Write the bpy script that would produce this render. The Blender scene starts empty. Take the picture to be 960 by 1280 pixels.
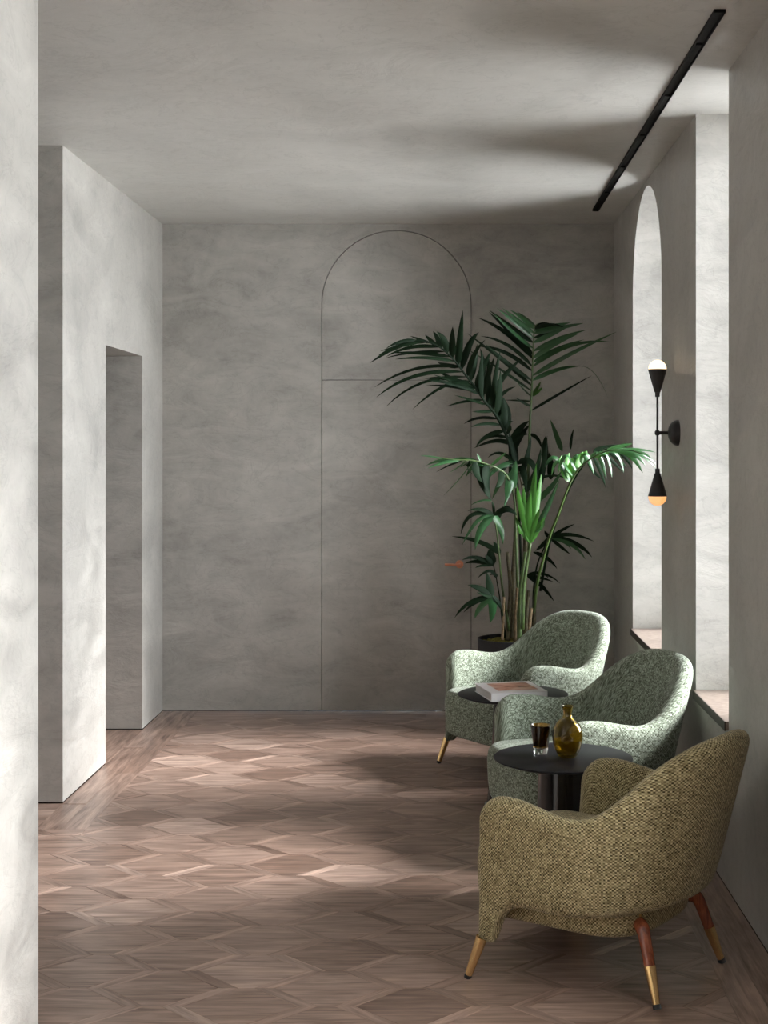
import bpy, bmesh, math, random
from mathutils import Vector, Matrix, Euler
random.seed(7)
R = random.Random(11)
D = bpy.data
SC = bpy.context.scene
COL = SC.collection
PI = math.pi

# ------------------------------------------------------------------ camera, sky, exposure
F = 1800.0                     # focal length in pixels of the 960x1280 frame
VX, VY = 559.0, 560.0          # vanishing point of the room's depth lines
EYE = 1.71
cam_d = D.cameras.new('camera')
cam = D.objects.new('camera', cam_d)
COL.objects.link(cam)
cam.location = (0, 0, EYE)
cam.rotation_euler = (PI / 2, 0, 0)
cam_d.sensor_fit = 'AUTO'
cam_d.sensor_width = 36
cam_d.lens = F / 1280 * 36
cam_d.shift_x = -(VX - 480) / 1280
cam_d.shift_y = -(640 - VY) / 1280
cam_d.clip_start = 0.05
cam_d.clip_end = 300
SC.camera = cam

world = D.worlds.new('sky')
SC.world = world
world.use_nodes = True
bg = world.node_tree.nodes['Background']
bg.inputs['Color'].default_value = (0.93, 0.97, 1.0, 1)
bg.inputs['Strength'].default_value = 6.0
SC.view_settings.view_transform = 'Standard'
SC.view_settings.look = 'None'
SC.view_settings.exposure = 2.0
SC.view_settings.gamma = 1
SC.view_settings.use_curve_mapping = False
SC.cycles.max_bounces = 10
SC.cycles.diffuse_bounces = 6
SC.cycles.use_denoising = True
SC.cycles.sample_clamp_indirect = 6
SC.cycles.caustics_refractive = False
SC.cycles.caustics_reflective = False

sun_d = D.lights.new('hazy_sun', 'SUN')         # sun behind thin cloud, square to the window wall
sun_d.energy = 3.2
sun_d.angle = math.radians(22)
sun_d.color = (1.0, 0.99, 0.98)
sun = D.objects.new('hazy_sun', sun_d)
COL.objects.link(sun)
sun.location = (12, 5, 9)
sun.rotation_euler = Vector((-math.cos(math.radians(33)), 0.0, -math.sin(math.radians(33)))).to_track_quat('-Z', 'Y').to_euler()

XR, XL, YB, ZC = 1.085, -1.85, 9.36, 3.166      # right wall, left wall, back wall, ceiling
WT = 0.50                                       # right wall thickness
WIN = [('arch', 7.29, 8.42), ('full', 5.55, 6.28), ('full', 2.95, 3.70), ('arch', 0.9, 2.03)]
SILL = 0.655
for i, (k, y0, y1) in enumerate(WIN):           # sky portals in the window openings
    l = D.lights.new('window_portal', 'AREA')
    l.shape = 'RECTANGLE'
    l.size = ZC - SILL
    l.size_y = y1 - y0
    l.cycles.is_portal = True
    o = D.objects.new('window_portal', l)
    COL.objects.link(o)
    o.location = (XR + WT + 0.06, (y0 + y1) / 2, (ZC + SILL) / 2)
    o.rotation_euler = (0, PI / 2, 0)

def W(px, py, Y):
    """a point of the room at depth Y that the photograph shows at px, py"""
    return Vector(((px - VX) / F * Y, Y, EYE - (py - VY) / F * Y))

# ------------------------------------------------------------------ node helpers
def mat(name):
    m = D.materials.new(name)
    m.use_nodes = True
    nt = m.node_tree
    b = nt.nodes['Principled BSDF']
    return m, nt, b

def N(nt, t, **kw):
    n = nt.nodes.new(t)
    for k, v in kw.items():
        if k.startswith('i_'):
            n.inputs[int(k[2:]) if k[2:].isdigit() else k[2:].replace('_', ' ')].default_value = v
        else:
            setattr(n, k, v)
    return n

def L(nt, a, b):
    nt.links.new(a, b)

def math_n(nt, op, a, b=None):
    n = nt.nodes.new('ShaderNodeMath')
    n.operation = op
    for i, v in enumerate((a, b)):
        if v is None:
            continue
        if hasattr(v, 'is_linked'):
            nt.links.new(v, n.inputs[i])
        else:
            n.inputs[i].default_value = v
    return n.outputs[0]

def ramp(nt, fac, stops):
    n = nt.nodes.new('ShaderNodeValToRGB')
    cr = n.color_ramp
    while len(cr.elements) < len(stops):
        cr.elements.new(0.5)
    for e, (p, c) in zip(cr.elements, stops):
        e.position = p
        e.color = (*c, 1) if len(c) == 3 else c
    if fac is not None:
        nt.links.new(fac, n.inputs[0])
    return n.outputs[0]

def mixc(nt, fac, a, b, blend='MIX'):
    n = nt.nodes.new('ShaderNodeMix')
    n.data_type = 'RGBA'
    n.blend_type = blend
    for idx, v in ((0, fac), (6, a), (7, b)):
        if hasattr(v, 'is_linked'):
            nt.links.new(v, n.inputs[idx])
        elif idx == 0:
            n.inputs[0].default_value = v
        else:
            n.inputs[idx].default_value = (*v, 1)
    return n.outputs[2]

def noise(nt, vec, scale, detail=4, rough=0.55, dist=0.0):
    n = nt.nodes.new('ShaderNodeTexNoise')
    n.inputs['Scale'].default_value = scale
    n.inputs['Detail'].default_value = detail
    n.inputs['Roughness'].default_value = rough
    n.inputs['Distortion'].default_value = dist
    if vec is not None:
        nt.links.new(vec, n.inputs['Vector'])
    return n.outputs[0]

def mapping(nt, vec, scale=(1, 1, 1), rot=(0, 0, 0), loc=(0, 0, 0)):
    n = nt.nodes.new('ShaderNodeMapping')
    n.inputs['Scale'].default_value = scale
    n.inputs['Rotation'].default_value = rot
    n.inputs['Location'].default_value = loc
    nt.links.new(vec, n.inputs['Vector'])
    return n.outputs[0]

def bump(nt, h, strength, dist, bsdf, prev=None):
    n = nt.nodes.new('ShaderNodeBump')
    n.inputs['Strength'].default_value = strength
    n.inputs['Distance'].default_value = dist
    nt.links.new(h, n.inputs['Height'])
    if prev is not None:
        nt.links.new(prev, n.inputs['Normal'])
    nt.links.new(n.outputs[0], bsdf.inputs['Normal'])
    return n.outputs[0]

# ------------------------------------------------------------------ materials
def plaster(name, base, var=0.125, stretch=(1, 1, 1)):
    m, nt, b = mat(name)
    g = N(nt, 'ShaderNodeNewGeometry').outputs['Position']
    v = mapping(nt, g, stretch)
    big = noise(nt, v, 1.3, 5, 0.6, 0.9)
    trow = noise(nt, mapping(nt, g, (1.0 * stretch[0], 1.0 * stretch[1], 2.6 * stretch[2])), 2.6, 7, 0.60, 0.9)
    fine = noise(nt, v, 26, 5, 0.65, 0.4)
    s = math_n(nt, 'ADD', math_n(nt, 'MULTIPLY', big, 0.45), math_n(nt, 'ADD', math_n(nt, 'MULTIPLY', trow, 0.42), math_n(nt, 'MULTIPLY', fine, 0.13)))
    lo = tuple(c * (1 - var * 2.2) for c in base)
    hi = tuple(min(1, c * (1 + var * 1.7)) for c in base)
    c = ramp(nt, s, [(0.36, lo), (0.5, base), (0.64, hi)])
    # thin darker trowel veins
    vein = noise(nt, mapping(nt, g, (1.2, 1.2, 2.2)), 3.4, 6, 0.6, 1.2)
    vv = math_n(nt, 'ABSOLUTE', math_n(nt, 'SUBTRACT', vein, 0.5))
    vm = ramp(nt, vv, [(0.0, (0.80, 0.80, 0.80)), (0.018, (1, 1, 1)), (1, (1, 1, 1))])
    c = mixc(nt, 0.55, c, vm, 'MULTIPLY')
    L(nt, c, b.inputs['Base Color'])
    r = ramp(nt, trow, [(0.35, (0.34,) * 3), (0.6, (0.55,) * 3)])
    L(nt, r, b.inputs['Roughness'])
    b.inputs['Specular IOR Level'].default_value = 0.35
    p = bump(nt, trow, 0.25, 0.03, b)
    bump(nt, fine, 0.12, 0.006, b, p)
    return m

M_PL = plaster('trowelled_plaster', (0.42, 0.405, 0.378))
M_CE = plaster('ceiling_plaster', (0.54, 0.527, 0.50), 0.075, (0.8, 0.8, 1))

def wood_floor(name, rot, lift=1.0):
    m, nt, b = mat(name)
    tc = N(nt, 'ShaderNodeTexCoord').outputs['Object']
    oi = N(nt, 'ShaderNodeObjectInfo')
    geo = N(nt, 'ShaderNodeNewGeometry')
    rnd = math_n(nt, 'FRACT', math_n(nt, 'ADD', oi.outputs['Random'], geo.outputs['Random Per Island']))
    off = N(nt, 'ShaderNodeCombineXYZ')
    L(nt, math_n(nt, 'MULTIPLY', rnd, 37.0), off.inputs[0])
    L(nt, math_n(nt, 'MULTIPLY', rnd, 91.0), off.inputs[2])
    rv = mapping(nt, tc, (1, 1, 1), (0, 0, -rot))
    add = N(nt, 'ShaderNodeVectorMath', operation='ADD')
    L(nt, rv, add.inputs[0]); L(nt, off.outputs[0], add.inputs[1])
    v = mapping(nt, add.outputs[0], (1.6, 22, 1))
    g1 = noise(nt, v, 1.6, 5, 0.6, 0.8)
    g2 = noise(nt, mapping(nt, add.outputs[0], (5, 130, 1)), 1.5, 3, 0.6)
    fig = noise(nt, mapping(nt, add.outputs[0], (1.5, 7, 1)), 1.8, 4, 0.5, 1.8)
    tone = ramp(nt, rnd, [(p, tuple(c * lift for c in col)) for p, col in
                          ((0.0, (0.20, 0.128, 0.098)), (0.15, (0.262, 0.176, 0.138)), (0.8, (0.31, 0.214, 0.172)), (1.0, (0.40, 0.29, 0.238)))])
    k = math_n(nt, 'ADD', math_n(nt, 'MULTIPLY', g1, 0.5), math_n(nt, 'ADD', math_n(nt, 'MULTIPLY', g2, 0.2), math_n(nt, 'MULTIPLY', fig, 0.3)))
    gr = ramp(nt, k, [(0.36, (0.40, 0.34, 0.31)), (0.5, (0.93, 0.92, 0.91)), (0.62, (1.40, 1.38, 1.36))])
    c = mixc(nt, 1.0, tone, gr, 'MULTIPLY')
    L(nt, c, b.inputs['Base Color'])
    L(nt, ramp(nt, k, [(0.3, (0.40,) * 3), (0.7, (0.30,) * 3)]), b.inputs['Roughness'])
    b.inputs['Specular IOR Level'].default_value = 0.5
    bump(nt, g2, 0.10, 0.002, b)
    return m

M_FX = wood_floor('walnut_grain_across', 0)
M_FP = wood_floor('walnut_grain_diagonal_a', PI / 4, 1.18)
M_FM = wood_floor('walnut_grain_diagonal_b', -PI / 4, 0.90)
M_FY = wood_floor('walnut_grain_along', PI / 2)

def simple(name, col, rough=0.5, metal=0.0, spec=0.5, bump_s=0.0, bump_scale=60, var=0.0):
    m, nt, b = mat(name)
    tc = N(nt, 'ShaderNodeTexCoord').outputs['Object']
    n = noise(nt, tc, bump_scale, 4, 0.6)
    lo = tuple(c * (1 - var) for c in col); hi = tuple(min(1, c * (1 + var)) for c in col)
    L(nt, ramp(nt, n, [(0.3, lo), (0.7, hi)]), b.inputs['Base Color'])
    b.inputs['Roughness'].default_value = rough
    b.inputs['Metallic'].default_value = metal
    b.inputs['Specular IOR Level'].default_value = spec
    if bump_s:
        bump(nt, n, bump_s, 0.004, b)
    return m

M_BRASS = simple('brushed_brass', (0.83, 0.56, 0.26), 0.26, 1.0, var=0.06)
M_BLACK = simple('black_metal', (0.012, 0.011, 0.011), 0.32, 0.0, 0.5, var=0.2)
M_TRACK = simple('black_channel', (0.004, 0.004, 0.004), 0.6, 0, 0.15, var=0.2)
M_TOP = simple('black_table_top', (0.010, 0.010, 0.013), 0.42, 0.0, 0.22, 0.05, 220, 0.2)
M_LACQ = simple('black_lacquer', (0.010, 0.010, 0.011), 0.10, 0.0, 0.5, var=0.1)
M_RUB = simple('black_glide', (0.01, 0.01, 0.01), 0.5)
M_POT = simple('dark_pot', (0.016, 0.016, 0.018), 0.55, 0, 0.4, 0.1, 90, 0.2)
M_COPPER = simple('copper', (0.93, 0.42, 0.27), 0.4, 1.0, var=0.08)
M_VOID = simple('shadow_gap_lining', (0.02, 0.02, 0.02), 0.9)
M_MOSS = simple('moss', (0.17, 0.15, 0.035), 0.95, 0, 0.1, 1.0, 130, 0.7)
M_EDGE = simple('dark_sill_edge', (0.035, 0.026, 0.02), 0.4, 0, 0.4, 0.05, 30, 0.25)
M_SILL = simple('walnut_sill', (0.25, 0.20, 0.17), 0.42, 0, 0.4, 0.05, 30, 0.25)
M_PAVE = simple('pale_paving', (0.76, 0.755, 0.74), 0.8, 0, 0.3, 0.2, 6, 0.15)
M_WFR = simple('white_window_frame', (0.75, 0.75, 0.73), 0.45)
M_PAPER = simple('page_block', (0.62, 0.59, 0.57), 0.8, 0, 0.2, 0, 300, 0.12)
M_SPINE = simple('book_board', (0.80, 0.79, 0.80), 0.45, 0, 0.4)
M_CANE = simple('palm_cane', (0.055, 0.045, 0.02), 0.6, 0, 0.3, 0.5, 70, 0.5)
M_CANEG = simple('green_petiole', (0.05, 0.085, 0.022), 0.42, 0, 0.4, 0.1, 50, 0.35)
M_STUB = simple('pale_cut_stem', (0.22, 0.155, 0.09), 0.75, 0, 0.2, 0.4, 60, 0.35)
M_SUB = simple('subfloor', (0.03, 0.02, 0.015), 0.9)

def wood_leg():
    m, nt, b = mat('polished_red_walnut')
    tc = N(nt, 'ShaderNodeTexCoord').outputs['Object']
    n = noise(nt, mapping(nt, tc, (60, 60, 7)), 1.3, 5, 0.6, 0.5)
    L(nt, ramp(nt, n, [(0.3, (0.10, 0.022, 0.010)), (0.55, (0.25, 0.062, 0.026)), (0.75, (0.34, 0.10, 0.045))]), b.inputs['Base Color'])
    b.inputs['Roughness'].default_value = 0.25
    b.inputs['Coat Weight'].default_value = 0.3
    return m
M_LEG = wood_leg()

def fabric(name, dark, mid, light, pitch, wt):
    m, nt, b = mat(name)
    uv = N(nt, 'ShaderNodeUVMap').outputs[0]
    wob = N(nt, 'ShaderNodeTexNoise'); wob.inputs['Scale'].default_value = 30; L(nt, uv, wob.inputs['Vector'])
    sc = N(nt, 'ShaderNodeVectorMath', operation='SCALE'); L(nt, wob.outputs['Color'], sc.inputs[0]); sc.inputs['Scale'].default_value = pitch * 0.5
    ad = N(nt, 'ShaderNodeVectorMath', operation='ADD'); L(nt, uv, ad.inputs[0]); L(nt, sc.outputs[0], ad.inputs[1])
    cell = N(nt, 'ShaderNodeVectorMath', operation='SCALE'); L(nt, ad.outputs[0], cell.inputs[0]); cell.inputs['Scale'].default_value = 1 / pitch
    sep = N(nt, 'ShaderNodeSeparateXYZ'); L(nt, cell.outputs[0], sep.inputs[0])
    su = math_n(nt, 'SINE', math_n(nt, 'MULTIPLY', sep.outputs[0], 2 * PI))
    sv = math_n(nt, 'SINE', math_n(nt, 'MULTIPLY', sep.outputs[1], 2 * PI))
    w = math_n(nt, 'ADD', math_n(nt, 'MULTIPLY', math_n(nt, 'MULTIPLY', su, sv), 0.5), 0.5)
    fl = N(nt, 'ShaderNodeVectorMath', operation='FLOOR'); 
    c2 = N(nt, 'ShaderNodeVectorMath', operation='SCALE'); L(nt, cell.outputs[0], c2.inputs[0]); c2.inputs['Scale'].default_value = 2.0
    L(nt, c2.outputs[0], fl.inputs[0])
    wn = N(nt, 'ShaderNodeTexWhiteNoise'); wn.noise_dimensions = '2D'; L(nt, fl.outputs[0], wn.inputs['Vector'])
    slub = noise(nt, mapping(nt, uv, (9, 60, 1)), 4.0, 3, 0.6)
    blot = noise(nt, uv, 14, 4, 0.6)
    k = math_n(nt, 'ADD', math_n(nt, 'MULTIPLY', w, wt[0]), math_n(nt, 'ADD', math_n(nt, 'MULTIPLY', wn.outputs['Value'], wt[1]), math_n(nt, 'ADD', math_n(nt, 'MULTIPLY', slub, wt[2]), math_n(nt, 'MULTIPLY', blot, wt[3]))))
    L(nt, ramp(nt, k, [(0.26, dark), (0.52, mid), (0.80, light)]), b.inputs['Base Color'])
    b.inputs['Roughness'].default_value = 0.9
    b.inputs['Specular IOR Level'].default_value = 0.15
    b.inputs['Sheen Weight'].default_value = 0.15
    b.inputs['Sheen Roughness'].default_value = 0.45
    bump(nt, k, 0.8, 0.004, b)
    return m

M_OLIVE = fabric('olive_tweed', (0.045, 0.034, 0.012), (0.24, 0.195, 0.098), (0.62, 0.53, 0.32), 0.0108, (0.46, 0.28, 0.20, 0.16))
M_SAGE = fabric('sage_tweed', (0.040, 0.042, 0.024), (0.195, 0.228, 0.172), (0.48, 0.545, 0.45), 0.0115, (0.20, 0.36, 0.34, 0.16))

def leaf_mat(name, dark, light, rough=0.30, spec=0.5, trans=0.22):
    m, nt, b = mat(name)
    uv = N(nt, 'ShaderNodeUVMap').outputs[0]
    oi = N(nt, 'ShaderNodeObjectInfo')
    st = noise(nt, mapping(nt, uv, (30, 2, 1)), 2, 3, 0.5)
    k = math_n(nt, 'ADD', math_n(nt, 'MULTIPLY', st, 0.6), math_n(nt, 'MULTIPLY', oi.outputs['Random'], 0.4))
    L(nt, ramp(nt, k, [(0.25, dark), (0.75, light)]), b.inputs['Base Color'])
    b.inputs['Roughness'].default_value = rough
    b.inputs['Specular IOR Level'].default_value = spec
    tr = N(nt, 'ShaderNodeBsdfTranslucent')
    tr.inputs['Color'].default_value = (light[0] * 1.6, light[1] * 1.5, light[2] * 0.9, 1)
    mx = N(nt, 'ShaderNodeMixShader')
    mx.inputs[0].default_value = trans
    L(nt, b.outputs[0], mx.inputs[1]); L(nt, tr.outputs[0], mx.inputs[2])
    L(nt, mx.outputs[0], nt.nodes['Material Output'].inputs['Surface'])
    return m
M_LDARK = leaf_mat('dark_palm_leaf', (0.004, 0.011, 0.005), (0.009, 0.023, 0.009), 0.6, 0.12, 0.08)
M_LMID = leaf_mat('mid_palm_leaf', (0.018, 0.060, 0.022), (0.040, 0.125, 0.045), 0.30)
M_LNEW = leaf_mat('young_palm_leaf', (0.030, 0.105, 0.014), (0.06, 0.20, 0.028), 0.36, 0.4, 0.12)

def glass(name, col, rough=0.0, ior=1.48):
    m, nt, b = mat(name)
    tc = N(nt, 'ShaderNodeTexCoord').outputs['Object']
    n = noise(nt, tc, 14, 2)
    L(nt, ramp(nt, n, [(0.3, tuple(c * 0.85 for c in col)), (0.7, col)]), b.inputs['Base Color'])
    b.inputs['Transmission Weight'].default_value = 1.0
    b.inputs['Roughness'].default_value = rough
    b.inputs['IOR'].default_value = ior
    return m
M_AMBER = glass('olive_amber_glass', (0.58, 0.42, 0.07), 0.02)
M_SMOKE = glass('dark_amber_glass', (0.27, 0.14, 0.035), 0.02)
M_CLEAR = glass('clear_glass', (0.95, 0.96, 0.96), 0.0)

def pane_mat():
    m = D.materials.new('window_glass')
    m.use_nodes = True
    nt = m.node_tree
    nt.nodes.clear()
    o = N(nt, 'ShaderNodeOutputMaterial'); t = N(nt, 'ShaderNodeBsdfTransparent'); g = N(nt, 'ShaderNodeBsdfGlossy')
    g.inputs['Roughness'].default_value = 0.02
    fr = N(nt, 'ShaderNodeFresnel'); fr.inputs[0].default_value = 1.45
    mx = N(nt, 'ShaderNodeMixShader')
    L(nt, fr.outputs[0], mx.inputs[0]); L(nt, t.outputs[0], mx.inputs[1]); L(nt, g.outputs[0], mx.inputs[2]); L(nt, mx.outputs[0], o.inputs[0])
    return m
M_PANE = pane_mat()

def emit(name, col, s):
    m, nt, b = mat(name)
    b.inputs['Base Color'].default_value = (0.9, 0.85, 0.75, 1)
    b.inputs['Emission Color'].default_value = (*col, 1)
    b.inputs['Emission Strength'].default_value = s
    b.inputs['Roughness'].default_value = 0.3
    return m
M_BULB = emit('lit_bulb', (1.0, 0.74, 0.44), 0.5)
M_BULB2 = emit('amber_bulb', (1.0, 0.42, 0.10), 0.24)

def cover_mat():
    m, nt, b = mat('printed_cover')
    tc = N(nt, 'ShaderNodeTexCoord').outputs['Object']
    sp = N(nt, 'ShaderNodeSeparateXYZ'); L(nt, tc, sp.inputs[0])
    wv = noise(nt, mapping(nt, tc, (9, 16, 1)), 1.0, 3, 0.5, 0.6)
    pic = ramp(nt, wv, [(0.32, (0.10, 0.045, 0.035)), (0.42, (0.42, 0.16, 0.10)), (0.5, (0.60, 0.30, 0.21)), (0.62, (0.70, 0.48, 0.40))])
    inx = math_n(nt, 'LESS_THAN', math_n(nt, 'ABSOLUTE', math_n(nt, 'SUBTRACT', sp.outputs[0], 0.012)), 0.098)
    iny = math_n(nt, 'LESS_THAN', math_n(nt, 'ABSOLUTE', math_n(nt, 'ADD', sp.outputs[1], -0.015)), 0.105)
    L(nt, mixc(nt, math_n(nt, 'MULTIPLY', inx, iny), (0.74, 0.71, 0.71), pic), b.inputs['Base Color'])
    b.inputs['Roughness'].default_value = 0.35
    return m
M_COVER = cover_mat()

# ------------------------------------------------------------------ mesh helpers
def link(name, me, m, parent=None, loc=None):
    o = D.objects.new(name, me)
    COL.objects.link(o)
    if m is not None and not me.materials:
        me.materials.append(m)
    if parent is not None:
        o.parent = parent
    if loc is not None:
        o.location = loc
    return o

def finish(name, bm, m, parent=None, smooth=True, loc=None, angle=None):
    bmesh.ops.recalc_face_normals(bm, faces=bm.faces)
    me = D.meshes.new(name)
    bm.to_mesh(me)
    bm.free()
    if smooth:
        for p in me.polygons:
            p.use_smooth = True
        if angle:
            me.set_sharp_from_angle(angle=math.radians(angle))
    return link(name, me, m, parent, loc)

def empty(name, loc, rz, label, cat, group=None):
    o = D.objects.new(name, None)
    COL.objects.link(o)
    o.location = loc
    o.rotation_euler = (0, 0, rz)
    o.empty_display_size = 0.1
    o['label'] = label
    o['category'] = cat
    if group:
        o['group'] = group
    return o

def tag(o, label, cat, group=None):
    o['label'] = label; o['category'] = cat
    if group: o['group'] = group
    return o

def struct(o):
    o['kind'] = 'structure'
    return o

def box(bm, x0, x1, y0, y1, z0, z1):
    vs = [bm.verts.new((x, y, z)) for x in (x0, x1) for y in (y0, y1) for z in (z0, z1)]
    for f in ((0, 1, 3, 2), (4, 6, 7, 5), (0, 4, 5, 1), (2, 3, 7, 6), (0, 2, 6, 4), (1, 5, 7, 3)):
        bm.faces.new([vs[i] for i in f])
    return vs

def bevel_all(bm, w, seg=2, angle=0.6):
    es = [e for e in bm.edges if len(e.link_faces) == 2 and e.calc_face_angle(0) > angle]
    bmesh.ops.bevel(bm, geom=es, offset=w, segments=seg, profile=0.5, affect='EDGES')

def prism(bm, pts, axis, a, b):
    """extrude a 2D outline between a and b along axis ('x': pts are (y,z); 'y': (x,z); 'z': (x,y))"""
    def P(p, t):
        return (t, p[0], p[1]) if axis == 'x' else (p[0], t, p[1]) if axis == 'y' else (p[0], p[1], t)
    A = [bm.verts.new(P(p, a)) for p in pts]
    B = [bm.verts.new(P(p, b)) for p in pts]
    n = len(pts)
    f1 = bm.faces.new(A); f2 = bm.faces.new(B[::-1])
    for i in range(n):
        bm.faces.new((A[i], B[i], B[(i + 1) % n], A[(i + 1) % n]))
    if n > 4:
        bmesh.ops.triangulate(bm, faces=[f1, f2])

def lathe(bm, prof, seg=32, center=(0, 0), cap=True):
    rings = []
    for r, z in prof:
        if r < 1e-5:
            rings.append([bm.verts.new((center[0], center[1], z))])
        else:
            rings.append([bm.verts.new((center[0] + r * math.cos(2 * PI * i / seg), center[1] + r * math.sin(2 * PI * i / seg), z)) for i in range(seg)])
    for a, b in zip(rings, rings[1:]):
        for i in range(seg):
            j = (i + 1) % seg
            if len(a) == 1 and len(b) == 1:
                continue
            if len(a) == 1:
                bm.faces.new((a[0], b[i], b[j]))
            elif len(b) == 1:
                bm.faces.new((a[i], a[j], b[0]))
            else:
                bm.faces.new((a[i], a[j], b[j], b[i]))
    if cap:
        for rg in (rings[0], rings[-1]):
            if len(rg) > 2:
                bm.faces.new(rg)

def tube(bm, pts, radii, seg=10, cap=True):
    pts = [Vector(p) for p in pts]
    rings = []
    up = Vector((0.13, 0.31, 0.94)).normalized()
    prev = None
    for i, p in enumerate(pts):
        t = (pts[min(i + 1, len(pts) - 1)] - pts[max(i - 1, 0)]).normalized()
        if prev is None:
            a = t.cross(up)
            if a.length < 1e-3:
                a = t.cross(Vector((1, 0, 0)))
        else:
            a = prev - t * prev.dot(t)
        a.normalize(); prev = a
        b = t.cross(a)
        r = radii[i] if hasattr(radii, '__len__') else radii
        rings.append([bm.verts.new(p + (a * math.cos(2 * PI * k / seg) + b * math.sin(2 * PI * k / seg)) * r) for k in range(seg)])
    for A, B in zip(rings, rings[1:]):
        for k in range(seg):
            bm.faces.new((A[k], A[(k + 1) % seg], B[(k + 1) % seg], B[k]))
    if cap:
        bm.faces.new(rings[0][::-1]); bm.faces.new(rings[-1])

def catmull(pts, n):
    pts = [Vector(p) for p in pts]
    q = [pts[0] * 2 - pts[1]] + pts + [pts[-1] * 2 - pts[-2]]
    out = []
    for i in range(1, len(q) - 2):
        for k in range(n):
            t = k / n
            a, b, c, d = q[i - 1], q[i], q[i + 1], q[i + 2]
            out.append(0.5 * ((2 * b) + (c - a) * t + (2 * a - 5 * b + 4 * c - d) * t * t + (3 * b - a - 3 * c + d) * t ** 3))
    out.append(pts[-1])
    return out

# ------------------------------------------------------------------ room shell
GAP = 0.006                                     # shadow gap under the walls
bm = bmesh.new(); box(bm, -3.9, XR + WT, -1.8, YB + 0.25, ZC, ZC + 0.2)
struct(finish('ceiling', bm, M_CE, smooth=False))

# right wall with its window recesses
bm = bmesh.new()
cuts = sorted((y0, y1, k) for k, y0, y1 in WIN)
y = -1.8
for y0, y1, k in cuts:
    box(bm, XR, XR + WT, y, y0, GAP, ZC)
    box(bm, XR, XR + WT, y0, y1, GAP, SILL - 0.035)
    if k == 'arch':
        r = (y1 - y0) / 2; cy = (y0 + y1) / 2; zs = 3.132 - r
        for i in range(48):
            a0, a1 = PI - PI * i / 48, PI - PI * (i + 1) / 48
            p0 = (cy + r * math.cos(a0), zs + r * math.sin(a0)); p1 = (cy + r * math.cos(a1), zs + r * math.sin(a1))
            prism(bm, [p0, p1, (p1[0], ZC), (p0[0], ZC)], 'x', XR, XR + WT)
    y = y1
box(bm, XR, XR + WT, y, YB + 0.25, GAP, ZC)
struct(finish('wall_right', bm, M_PL, smooth=False))

for i, (k, y0, y1) in enumerate(WIN):
    w = struct(D.objects.new('window_%d' % (i + 1), None)); COL.objects.link(w)
    w.location = (XR, (y0 + y1) / 2, SILL)
    def put(name, bm, m, smooth=False):
        for v in bm.verts: v.co -= w.location
        return finish(name, bm, m, w, smooth)
    bm = bmesh.new(); box(bm, XR - 0.012, XR + WT, y0 + 0.002, y1 - 0.002, SILL - 0.034, SILL)
    put('sill', bm, M_SILL)
    bm = bmesh.new(); box(bm, XR - 0.016, XR - 0.012, y0 + 0.002, y1 - 0.002, SILL - 0.036, SILL); put('sill_edge', bm, M_EDGE)
    xf = XR + WT - 0.09
    zt = ZC - 0.002
    bm = bmesh.new()
    if k == 'arch':
        r = (y1 - y0) / 2 - 0.002; cy = (y0 + y1) / 2; zs = 3.132 - (y1 - y0) / 2; ri = r - 0.055
        for s in (-1, 1):
            a, b = sorted((cy + s * r, cy + s * ri)); box(bm, xf, xf + 0.06, a, b, SILL, zs)
        for j in range(32):
            a0, a1 = PI * j / 32, PI * (j + 1) / 32
            prism(bm, [(cy + q * math.cos(a), zs + q * math.sin(a)) for q, a in ((ri, a0), (r, a0), (r, a1), (ri, a1))], 'x', xf, xf + 0.06)
        box(bm, xf, xf + 0.06, cy - ri, cy + ri, SILL, SILL + 0.06)
        put('frame', bm, M_WFR)
        bm = bmesh.new(); box(bm, xf + 0.005, xf + 0.055, cy - 0.02, cy + 0.02, SILL + 0.06, zs + ri); put('mullion', bm, M_WFR)
        bm = bmesh.new()
        vs = [bm.verts.new((xf + 0.03, a, b)) for a, b in [(cy - ri, SILL + 0.06), (cy + ri, SILL + 0.06)] + [(cy + ri * math.cos(PI * j / 24), zs + ri * math.sin(PI * j / 24)) for j in range(25)]]
        bm.faces.new(vs); put('pane', bm, M_PANE)
    else:
        a, b = y0 + 0.002, y1 - 0.002
        box(bm, xf, xf + 0.06, a, a + 0.055, SILL, zt); box(bm, xf, xf + 0.06, b - 0.055, b, SILL, zt)
        box(bm, xf, xf + 0.06, a + 0.055, b - 0.055, SILL, SILL + 0.06); box(bm, xf, xf + 0.06, a + 0.055, b - 0.055, zt - 0.055, zt)
        put('frame', bm, M_WFR)
        bm = bmesh.new(); vs = [bm.verts.new((xf + 0.03, p, q)) for p, q in ((a + 0.055, SILL + 0.06), (b - 0.055, SILL + 0.06), (b - 0.055, zt - 0.055), (a + 0.055, zt - 0.055))]
        bm.faces.new(vs); put('pane', bm, M_PANE)

# back wall with the flush arched door
DX0, DX1, ZS, ZH = -0.816, 0.156, 2.638, 2.152
DC, DR = (DX0 + DX1) / 2, (DX1 - DX0) / 2
J = 0.0022
TB = 0.06
bm = bmesh.new()
box(bm, -3.9, DX0 - J, YB, YB + TB, GAP, ZC)
box(bm, DX1 + J, XR + WT, YB, YB + TB, GAP, ZC)
rr = DR + J
for i in range(64):
    a0, a1 = PI - PI * i / 64, PI - PI * (i + 1) / 64
    p0 = (DC + rr * math.cos(a0), ZS + rr * math.sin(a0)); p1 = (DC + rr * math.cos(a1), ZS + rr * math.sin(a1))
    prism(bm, [p0, p1, (p1[0], ZC), (p0[0], ZC)], 'y', YB, YB + TB)
struct(finish('wall_back', bm, M_PL, smooth=False))
bm = bmesh.new(); box(bm, -3.9, XR + WT, YB + TB, YB + 0.25, GAP, ZC)
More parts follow.
